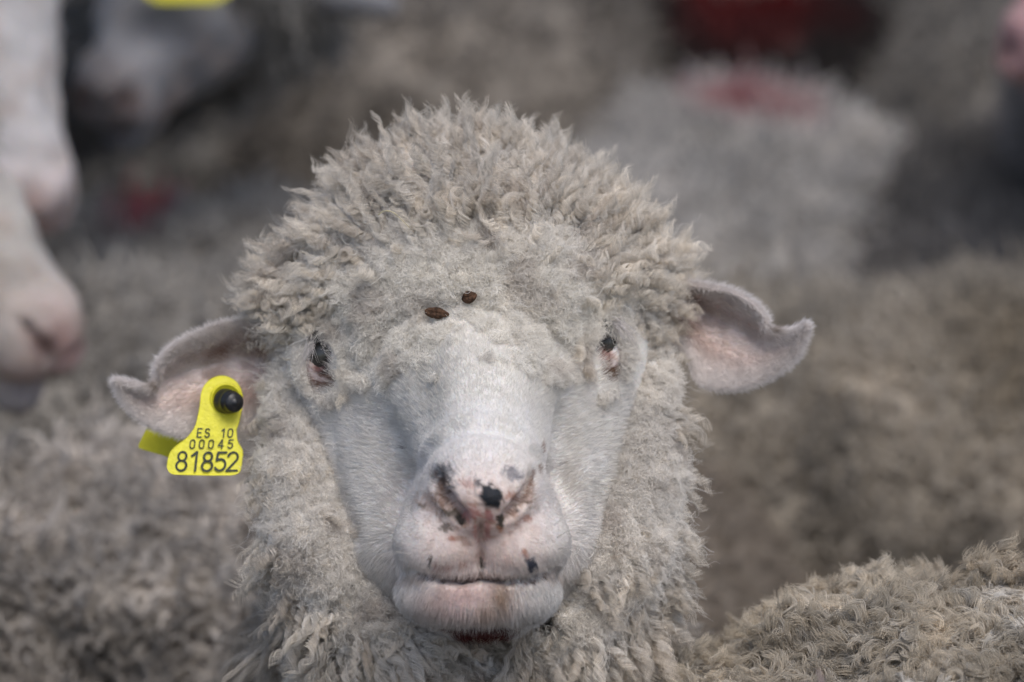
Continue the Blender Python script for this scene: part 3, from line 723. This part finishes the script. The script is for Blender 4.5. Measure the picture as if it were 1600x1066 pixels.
def prism(poly, th, bev=0.0006):
    """outline (px) -> closed plate with softened edge in the head frame"""
    n = len(poly); c = np.mean(poly, 0); rings = []
    for (sc, z) in ((-1.6, 0.0), (-.5, -bev * .3), (0, -bev * 1.0) if False else (0, 0.0006), (0, th - .0006), (-.5, th - .0001), (-1.6, th)):
        rings.append(((sc), z))
    # offset inward by |sc| px using local normals
    P2 = np.array(poly, float); d = np.roll(P2, -1, 0) - np.roll(P2, 1, 0); nn = np.stack([d[:, 1], -d[:, 0]], 1); nn /= np.linalg.norm(nn, axis=1)[:, None]
    ar = 0.5 * np.sum(P2[:, 0] * np.roll(P2[:, 1], -1) - np.roll(P2[:, 0], -1) * P2[:, 1])
    if ar < 0: nn = -nn
    V = []; F = []
    for sc, z in rings:
        R = P2 + nn * sc
        V += [tp(a, b, z) for a, b in R]
    for r in range(len(rings) - 1):
        for i in range(n): F.append((r * n + i, r * n + (i + 1) % n, (r + 1) * n + (i + 1) % n, (r + 1) * n + i))
    F.append(tuple(range(n - 1, -1, -1))); F.append(tuple(range((len(rings) - 1) * n, len(rings) * n)))
    return np.array(V), F
et = empty('ear_tag', h2w(tc[None])[0])
tag(et, 'yellow plastic ear tag with rows of black digits and a black stud', 'ear tag')
top = arc(346, 622, 33, 35, 178, 362, 22)
top = [(x, 2 * 622 - y) for x, y in top]                     # y grows downwards in the photo
top = [(346 + 33 * math.cos(t), 622 - 35 * math.sin(t)) for t in np.linspace(math.pi, 0, 22)]
outline = top + [(378, 640), (374, 660)] + [tuple(x) for x in resample([(370, 672), (372, 690), (380, 704), (379, 722), (377, 735), (371, 741), (362, 743)], 16)] + \
    [tuple(x) for x in resample([(330, 743), (290, 742), (272, 741), (264, 735), (262, 725), (266, 708), (275, 697), (292, 684), (304, 668), (309, 650), (312, 634)], 30)]
V, F = prism(outline, 0.0022); fp = mesh_obj('front_plate', h2w(V), F, M_yel, et, smooth=False)
# raised collar round the stud and black stud: lathe about an axis leaning to the right
def lathe(prof, base, axis, n=40):
    a = nrm(np.array(axis, float)); u = nrm(np.cross(a, [0, 1, 0.1])); v = np.cross(a, u)
    th = np.linspace(0, 2 * np.pi, n, endpoint=False)
    V = np.concatenate([base + a * h + r * (np.cos(th)[:, None] * u + np.sin(th)[:, None] * v) for r, h in prof])
    g = np.arange(n * len(prof)).reshape(len(prof), n); hh = np.roll(g, -1, 1)
    return V, np.stack([g[:-1], hh[:-1], hh[1:], g[1:]], -1).reshape(-1, 4)
AX = np.array([0.50, -0.06, -0.86])
V, F = lathe([(0.0001, .0005), (.0078, .0008), (.0082, .0018), (.0094, .0022), (.0098, .0012), (.0099, -.001)][::-1], tp(353, 624, 0), (0.12, 0, -1))
mesh_obj('collar', h2w(V), F, M_yel, fp)
V, F = lathe([(.0076, -.001), (.0076, .0022), (.0072, .0032), (.0068, .0062), (.0070, .0066), (.0070, .0072), (.0064, .0078), (.0062, .0108), (.0060, .0120), (.0053, .0130), (.0030, .0134), (.0022, .0139), (.0012, .0146), (.0001, .0148)], tp(352, 627, -0.001), AX)
mesh_obj('stud', h2w(V), F, M_blk, et)
back = [(232, 655), (224, 668), (212, 692), (210, 699), (215, 704), (250, 714), (275, 722), (300, 700), (320, 670), (300, 660)]
V, F = prism([tuple(x) for x in resample(back + [back[0]], 60)[:-1]], 0.0018)
V[:, 2] += 0.050
mesh_obj('back_plate', h2w(V), F, mat('yellow_plastic_back', 0.5, (0.66, 0.60, 0.02), nscale=130, namp=0.1), et, smooth=False)
V = []; F = []
def put(ch, x, y, h, wd, sl=0.10):
    """glyph with lower left corner at photo px (x,y) and height h px"""
    for pl in GL[ch]:
        for k, quad in enumerate(stroke_glyph([(px_ * h + x + sl * py_ * h, y - py_ * h) for px_, py_ in pl], wd)):
            i = len(V); V.extend([tp(a, b, -0.00012 - 0.00001 * (k % 5)) for a, b in quad]); F.append((i, i + 1, i + 2, i + 3))
        for (px_, py_) in pl:
            cx, cy = px_ * h + x + sl * py_ * h, y - py_ * h; i = len(V)
            V.extend([tp(cx + wd / 2 * math.cos(t), cy + wd / 2 * math.sin(t), -0.0002) for t in np.linspace(0, 2 * np.pi, 10, endpoint=False)]); F.append(tuple(range(i, i + 10)))
for ch, x in zip('ES', (308, 320)): put(ch, x, 683, 13.5, 2.0)
for ch, x in zip('10', (345, 355.5)): put(ch, x, 683.5, 13.5, 2.0)
for ch, x in zip('00045', (297, 311.5, 326, 341, 356)): put(ch, x, 700.5, 13.5, 2.0)
for ch, x in zip('81852', (275, 296, 315, 335.5, 353.5)): put(ch, x, 735 + (x - 275) * .015, 30, 3.6)
mesh_obj('printed_number', h2w(np.array(V)), F, M_ink, fp, smooth=False)

# seeds and straw caught in the wool
def bean(c, r, ax1):
    V, F = uvsphere(np.zeros(3), np.array([1.0, 1, 1]), 18, 12)
    V = V * r; V[:, 1] *= 1 - .25 * (V[:, 0] / r[0]); V[:, 2] -= .3 * r[2] * np.exp(-(V[:, 1] / (r[1] * .25)) ** 2) * -1
    c_, s_ = math.cos(ax1), math.sin(ax1); R = np.array([[c_, s_, 0], [-s_, c_, 0], [0, 0, 1]])
    V = V * (1 + .28 * (vnoise(V + .5, 330, 71)[:, None] - .5))
    return V @ R + c, F
def front_w(a, b):
    m = np.hypot(fpx - a, fpy - b) < 12; return fw_[m].min() if m.any() else -0.04
for i, (a, b, r, an, lb) in enumerate([(683, 489, (.0068, .0034, .003), -.12, 'dark brown oval seed husk in the brow wool, left and lower of two'),
                                      (733, 464, (.0046, .0036, .003), .3, 'rough round brown seed husk in the brow wool, right and higher of two')]):
    wz = front_w(a, b) - 0.0075; q = Q(a, b, wz)
    V, F = bean(np.zeros(3), np.array(r), an)
    o = mesh_obj('seed_husk', h2w(V + q), F, M_seed, None, h2w(q[None])[0]); tag(o, lb, 'seed husk', 'seed husks caught in the brow wool')
def wire(name, pts_px, woff, r, mt, parent=None):
    pts = resample(pts_px, 24); V = []; F = []; n = 6; w0 = min(front_w(*pts_px[0]), front_w(*pts_px[-1])) + woff
    pc = [Q(a, b, w0 - 0.004 * math.sin(i / 23 * 3.14)) for i, (a, b) in enumerate(pts)]
    for i, q in enumerate(pc):
        d = nrm(pc[min(i + 1, 23)] - pc[max(i - 1, 0)]); u = nrm(np.cross(d, [0, 0, 1.])); v = np.cross(d, u)
        for t in np.linspace(0, 2 * np.pi, n, endpoint=False): V.append(q + r * (1 - .5 * i / 23) * (math.cos(t) * u + math.sin(t) * v))
    for i in range(23):
        for j in range(n): F.append((i * n + j, i * n + (j + 1) % n, (i + 1) * n + (j + 1) % n, (i + 1) * n + j))
    return mesh_obj(name, h2w(np.array(V)), F, mt, parent, h2w(pc[0][None])[0])
o = wire('straw_stalk', [(591, 336), (600, 330), (612, 331), (624, 340), (640, 356)], -0.021, 0.00035, M_straw)
tag(o, 'thin pale curved straw stalk lying in the curls left of the crown', 'straw')

# ------------------------------------------------------------------ the ground
gm = bpy.data.materials.new('trodden_straw_dirt'); gm.use_nodes = True; t = gm.node_tree; b = t.nodes['Principled BSDF']
tcn = t.nodes.new('ShaderNodeTexCoord'); n1 = t.nodes.new('ShaderNodeTexNoise'); n1.inputs['Scale'].default_value = 9; n1.inputs['Detail'].default_value = 9
cr = t.nodes.new('ShaderNodeValToRGB'); cr.color_ramp.elements[0].color = (.025, .02, .015, 1); cr.color_ramp.elements[1].color = (.11, .085, .055, 1)
cr.color_ramp.elements[0].position = .35; cr.color_ramp.elements[1].position = .7
t.links.new(tcn.outputs['Object'], n1.inputs['Vector']); t.links.new(n1.outputs['Fac'], cr.inputs['Fac']); t.links.new(cr.outputs['Color'], b.inputs['Base Color'])
b.inputs['Roughness'].default_value = .95
bpn = t.nodes.new('ShaderNodeBump'); bpn.inputs['Distance'].default_value = .02; t.links.new(n1.outputs['Fac'], bpn.inputs['Height']); t.links.new(bpn.outputs['Normal'], b.inputs['Normal'])
g = mesh_obj('ground', np.array([[-200, -200, 0], [200, -200, 0], [200, 200, 0], [-200, 200, 0]], float), [(0, 1, 2, 3)], gm, smooth=False)
tag(g, kind='structure')

# ------------------------------------------------------------------ the flock
def topY(px_, py_, z):
    """world point of a back whose top shows at this photo px and stands z high"""
    d = (CAMH - z) / (math.sin(PITCH) - (533 - py_) * S / D0 * math.cos(PITCH))
    return P(px_, py_, d - D0)
def flock(label, top, yaw, r=0.2, length=0.62, wool=(.30, .27, .235), marks=(), head=None, nl=9000, lock_r=.0022, L=.03, cell=38, amp=.010, strands=0, face=(.66, .62, .58), side=0, stain=None, r0=.006, hr=1.0, pink=.6, blotch=.5, flat=.8, curl=.0022, dome=.72):
    """top: world point on the back; side shifts the body along its axis (0 = top at the middle)"""
    ax3 = np.array([math.cos(yaw), math.sin(yaw), 0]); px3 = np.array([-math.sin(yaw), math.cos(yaw), 0])
    cz = top[2] - r - .035; c = np.array([top[0], top[1], cz]) + ax3 * side
    a, b = c - ax3 * length / 2, c + ax3 * length / 2          # rump, shoulder
    base = np.array([c[0], c[1], 0.0]); root = empty('sheep', base); tag(root, label, 'sheep', 'sheep of the flock')
    if head is None:
        poll = b + ax3 * (r + .05) + np.array([0, 0, -.10]); muz = poll + ax3 * .12 + np.array([0, 0, -.18])
    else: poll, muz = head
    lo = np.minimum(np.minimum(a, b) - r - .06, np.minimum(poll, muz) - .12); hi = np.maximum(np.maximum(a, b) + r + .06, np.maximum(poll, muz) + .14)
    lo[2] = -.02; h = .013
    A = [np.arange(lo[i], hi[i], h) for i in range(3)] if head is None else [axes(lo[i], hi[i], h, (min(poll[i], muz[i]) - .07, max(poll[i], muz[i]) + .07), .0045) for i in range(3)]
    X = [A[0][:, None, None].astype(np.float32), A[1][None, :, None].astype(np.float32), A[2][None, None, :].astype(np.float32)]
    hd = nrm(muz - poll); hs = nrm(np.cross(hd, [0, 0, 1.])); hu = np.cross(hs, hd)
    def hb(X):
        q = lambda al, up, sd=0: poll + hd * al * hr + hu * up * hr + hs * sd * hr
        e_ = np.linalg.norm(muz - poll) / hr
        g = smin(cone(X, q(0, 0), q(.06, 0), .066 * hr, .062 * hr), cone(X, q(.05, .004), q(e_ - .030, .004), .054 * hr, .031 * hr), .03)
        g = smin(g, cone(X, q(0, -.040), q(e_ - .045, -.020), .045 * hr, .026 * hr), .02)
        for sd in (-1, 1):
            g = smin(g, cone(X, q(e_ - .028, .006, sd * .014), q(e_ - .018, -.006, sd * .014), .020 * hr, .019 * hr), .008)
        g = smin(g, cone(X, q(e_ - .05, -.036), q(e_ - .022, -.036), .022 * hr, .017 * hr), .005)
        for sd in (-1, 1):
            g = -smin(-g, cone(X, q(e_ - .026, .020, sd * .030), q(e_ + .002, .002, sd * .014), .0035 * hr, .0045 * hr), .003)
        return g
    f = smin(cone(X, a, b, r * .9, r * .86), cone(X, b + ax3 * .04, poll - hd * .01, r * .55, .07), .08)
    f = smin(f, hb(X), .03)
    for e in (-1, 1): f = smin(f, cone(X, poll + hs * e * .055, poll + hs * e * .155 - hu * .02, .022, .012), .015)
    for q, s1 in ((a, .02), (b, -.02)):
        for e in (-1, 1):
            hip = q + px3 * e * r * .52 - ax3 * s1; hip[2] = cz - r * .55
            kn = hip + ax3 * (-.05 if s1 > 0 else .01); kn[2] = .24; ft = kn + ax3 * (.03 if s1 > 0 else 0); ft[2] = .035
            f = smin(f, cone(X, hip, kn, .065, .030), .03); f = smin(f, cone(X, kn, ft, .027, .023), .02)
    V, F = nets(f.astype(np.float32), A)
    # the head once more at a finer step is not needed: it is far out of focus
    hq = (V - muz) @ hd; dist = np.linalg.norm(V - muz, axis=1)
    col = np.tile(np.array(face, float), (len(V), 1)); nz = vnoise(V, 30, 3)[:, None]
    col = col * (.85 + .3 * nz)
    pk = np.exp(-(dist / .038) ** 2)[:, None] * (.3 + 1.2 * vnoise(V, 60, 4)[:, None]); col = col * (1 - pk * pink) + np.array([.52, .33, .30]) * pk * pink
    for e in (-1, 1):
        for (pt, rad, k) in ((muz + hs * e * .022 + hu * .010 - hd * .006, .014, (.05, .025, .02)), (poll + hd * .055 + hs * e * .055 + hu * .02, .014, (.03, .025, .02))):
            m = np.exp(-(np.linalg.norm(V - pt, axis=1) / rad) ** 2)[:, None] * .95; col = col * (1 - m) + np.array(k) * m
    mo = np.exp(-(((V - (muz - hu * .022 - hd * .002)) @ hu) / .006) ** 2 - (dist / .055) ** 2)[:, None] * .8
    col = col * (1 - mo) + np.array([.12, .05, .04]) * mo
    gm_ = np.exp(-(np.linalg.norm(V - (muz - hu * .045 - hd * .01), axis=1) / .030) ** 2)[:, None] * .75; col = col * (1 - gm_) + np.array([.17, .17, .185]) * gm_
    mt = np.clip((vnoise(V, 55, 21)[:, None] - .5) * 3, 0, 1) * .35; col = col * (1 - mt) + np.array([.30, .22, .17]) * mt
    V = V + vnorm(V, F) * ((vnoise(V, 55, 22) - .5) * .008)[:, None]
    col[V[:, 2] < .05] = (.03, .025, .02)
    bo = mesh_obj('body', V, F, M_skin, root, col=col)
    V2, F2 = None, None
    for e in (-1, 1):
        ev, ef = uvsphere(poll + hd * .062 * hr + hs * e * .052 * hr + hu * .022 * hr, np.array([.013, .013, .013]) * hr, 16, 10)
        mesh_obj('eye', ev, ef, M_eye, root)
    # fleece
    f = smin(cone(X, a, b, r, r * .97), cone(X, b + ax3 * .04, poll - hd * .05, r * .68, .10), .08)
    f = smin(f, ell([X[i] - (poll - hd * .02 + hu * .02)[i] for i in range(3)], (0, 0, 0), (.092, .092, .085)), .03)
    mz = cone(X, poll + hd * .09 - hu * .02, muz, .085, .07)
    f = -smin(-f, mz, .02)
    V, F = nets(f.astype(np.float32), A); N = vnorm(V, F)
    dsp = (vnoise(V, cell, 1) - .5) * amp * 2 + (vnoise(V, cell * 2.3, 2) - .5) * amp
    dsp += (vnoise(V, 7, 5) - .5) * .03 + (vnoise(V, 15, 15) - .5) * .022
    V = V + N * dsp[:, None]
    def wc(p):
        n1 = vnoise(p, 9, 6)[:, None]; n2 = vnoise(p, cell * 1.2, 7)[:, None]
        n3 = vnoise(p, 17, 16)[:, None]
        c = np.array(wool) * (.80 + .40 * n1) * (.80 + .40 * n2) * (1 + blotch * (n3 - .5)) * (1 + .5 * (blotch > 1) * (vnoise(p, 45, 18)[:, None] - .5) * 2)
        if stain is not None:
            m = np.clip((vnoise(p, 6, 12)[:, None] - .45) * 4, 0, 1) * stain[1]; c = c * (1 - m) + np.array(stain[0]) * m
        for mp, mr, mk in marks:
            dd = (p - mp) / np.array(mr); m = np.clip(1.5 * np.exp(-(dd ** 2).sum(1)) + (vnoise(p, 30, 8) - .5) * .6 - .25, 0, .85)[:, None]
            c = c * (1 - m) + np.array(mk) * m
        return c
    mesh_obj('fleece', V, F, M_felt, root, col=wc(V) * .8)  # base darkened here too: painted shade for the gaps between locks
    a_, b_, w_ = proj(V); vd = nrm(V - CAM); vis = ((a_ > -160) & (a_ < 1760) & (b_ > -160) & (b_ < 1220) & ((N * vd).sum(1) < .25)).astype(float)
    if vis.sum() > 20:
        p, n_ = sample(V, F, nl, vis)
        fl = np.tile(-ax3 * .3 + [0, 0, -.9], (len(p), 1)); fl = fl - (fl * n_).sum(1, keepdims=True) * n_ * .9
        if not dome: fl = fl + 1.3 * nvec(p, 40, 20) + .6 * nvec(p, 100, 30)
        Lr = L * (.7 + .6 * rng.random(len(p)))
        if strands:
            st = locks(p - n_ * .004, n_ * flat, fl * .9, Lr, r0 * (.6 + .8 * rng.random(len(p))), strands, 9, crimp=curl, turns=1.3 if dome else 2.0, wild=.35, taper=.22 if dome else .5, dome=dome)
            c = np.repeat(wc(p) * (.8 + .4 * rng.random((len(p), 1))), strands, 0) * (.85 + .3 * rng.random((len(st), 1)))
            tt = np.linspace(0, 1, 9)[None, :, None]; c = c[:, None] * (1 - tt ** 2 * np.array([.06, .13, .24]))
            curves_obj('wool_locks', st, strand_rad(len(st), 9, .00030), c, M_wool, root)
        else:
            st = locks(p - n_ * .006, n_ * .8, fl * .8, Lr, .0005, 1, 7, crimp=.004, turns=1.3, wild=.5)
            c = wc(p) * (.85 + .3 * rng.random((len(p), 1)))
            curves_obj('wool_locks', st, strand_rad(len(st), 7, lock_r), c, M_wool, root)
    return root
PINK = (.36, .16, .16)
R_ = math.radians
def hd_(a, b): return (P(*a), P(*b))
flock('sharply focused tan curly sheep back rising in the bottom right corner', topY(1845, 842, .76), R_(8), r=.215, side=.16, wool=(.55, .52, .468), nl=9500, strands=38, L=.018, cell=30, amp=.014, flat=.42, curl=.0034, dome=0,
      stain=((.40, .30, .18), .45), r0=.0034)
flock('brownish yellow woolly sheep behind the untagged ear at the right edge', topY(1470, 402, .66), R_(4), r=.21, side=.10, length=.7, wool=(0.360, 0.319, 0.262), nl=14000, stain=((.24, .18, .10), .6), cell=24, blotch=.9)
flock('grey sheep with a faded pink mark high on its back, right of the topknot', topY(1150, 92, .67), R_(80), r=.20, side=-.2, length=.45, wool=(0.472, 0.444, 0.407), nl=12000,
      marks=[(topY(1135, 118, .655), (.045, .06, .05), PINK), (topY(1200, 140, .64), (.04, .05, .05), PINK)])
flock('grey sheep back with a small red mark, between the stacked muzzles and topknot', topY(340, 285, .62), R_(4), r=.20, side=.18, length=.6, wool=(0.426, 0.400, 0.363), nl=12000,
      marks=[(topY(225, 318, .585), (.026, .12, .028), (.70, .06, .10))], head=hd_((1200, 150, 1.5), (1260, 260, 1.6)) if False else None)
flock('pale sheep whose muzzle is the lower of the two muzzles at the left edge', topY(-60, 425, .68), R_(200), r=.20, side=0.0, length=.5, wool=(0.360, 0.336, 0.302), nl=8000, amp=.004,
      head=hd_((-225, 310, .75), (100, 556, .68)), face=(.36, .33, .295), hr=1.2, pink=.8)
flock('curly grey sheep with dark gaps in its fleece, below the tagged ear', topY(60, 650, .665), R_(184), r=.20, side=.18, length=.7, wool=(0.440, 0.400, 0.355), nl=9000, lock_r=.0030, L=.030, cell=22, amp=.026, blotch=1.15)
flock('blurred sheep back with pink smears along the bottom right edge', topY(1300, 1056, .80), R_(-80), r=.17, side=.28, wool=(0.323, 0.277, 0.256), L=.018, nl=12000,
      marks=[(topY(1230, 1066, .785), (.03, .05, .03), PINK), (topY(1360, 1066, .785), (.03, .05, .03), PINK)])
flock('white sheep whose muzzle is the upper of the two muzzles at the left edge', topY(-1000, 120, .76), R_(-12), r=.19, length=.5, wool=(0.267, 0.252, 0.232), nl=1500,
      head=hd_((-105, -90, 1.15), (60, 352, 1.05)), face=(.44, .42, .41), hr=1.16, pink=.8)
flock('dark brown blurred sheep directly behind and above the topknot', topY(720, -70, .72), R_(86), r=.20, side=.30, wool=(0.242, 0.215, 0.183), nl=12000)
flock('dim grey sheep with a yellow ear tag at the top left', topY(470, -150, .72), R_(182), r=.20, side=.25, wool=(0.269, 0.257, 0.240), nl=10000,
      head=hd_((330, -50, 1.45), (160, 175, 1.32)), face=(.17, .17, .178), pink=.1)
flock('brownish grey blurred sheep at the top right, left of a pink face', topY(1660, -60, .70), R_(95), r=.19, side=.28, wool=(0.217, 0.198, 0.172), nl=9000)
flock('sheep with a pink reddened face cut by the top right corner', topY(2080, -40, .74), R_(170), r=.19, side=-.1, length=.4, wool=(0.240, 0.219, 0.201), nl=2000,
      head=hd_((1790, -150, 1.35), (1606, 105, 1.20)), face=(.36, .20, .21))
flock('nearly black sheep carrying a dark red mark at the top edge', topY(1230, -40, .66), R_(8), r=.19, side=0.1, wool=(.030, .026, .024), nl=9000,
      marks=[(topY(1200, 16, .64), (.085, .30, .030), (.12, .008, .008))])
flock('dark slate grey sheep in the shadowed gap at the right edge', topY(1500, 185, .63), R_(85), r=.15, side=-.15, length=.4, wool=(0.157, 0.145, 0.132), nl=7000)

# the ear tag far behind, at the top edge
def far_tag():
    w0 = 1.30; o = empty('ear_tag', P(292, -20, w0)); tag(o, 'blurred yellow ear tag cut by the top edge, far behind the topknot', 'ear tag')
    pts = [(292 + 80 * math.cos(t) * (1 if math.sin(t) < 0 else 1), -40 + 52 * math.sin(t)) for t in np.linspace(0, 2 * math.pi, 40, endpoint=False)]
    pts = [(x, min(y, 3)) for x, y in pts]
    F_ = P([x for x, y in pts], [y for x, y in pts], w0); B_ = P([x for x, y in pts], [y for x, y in pts], w0 + .003); n = len(pts)
    F = [tuple(range(n)), tuple(range(2 * n - 1, n - 1, -1))] + [(i, i + n, (i + 1) % n + n, (i + 1) % n) for i in range(n)]
    mesh_obj('plate', np.concatenate([F_, B_]), F, M_yel, o, smooth=False)
    V, F = lathe([(.0001, .012), (.005, .011), (.006, .009), (.0065, .002), (.009, .001), (.009, -.001)][::-1], Q(292, -55, w0), (0, 0, -1)); mesh_obj('stud', h2w(V), F, M_blk, o)
far_tag()
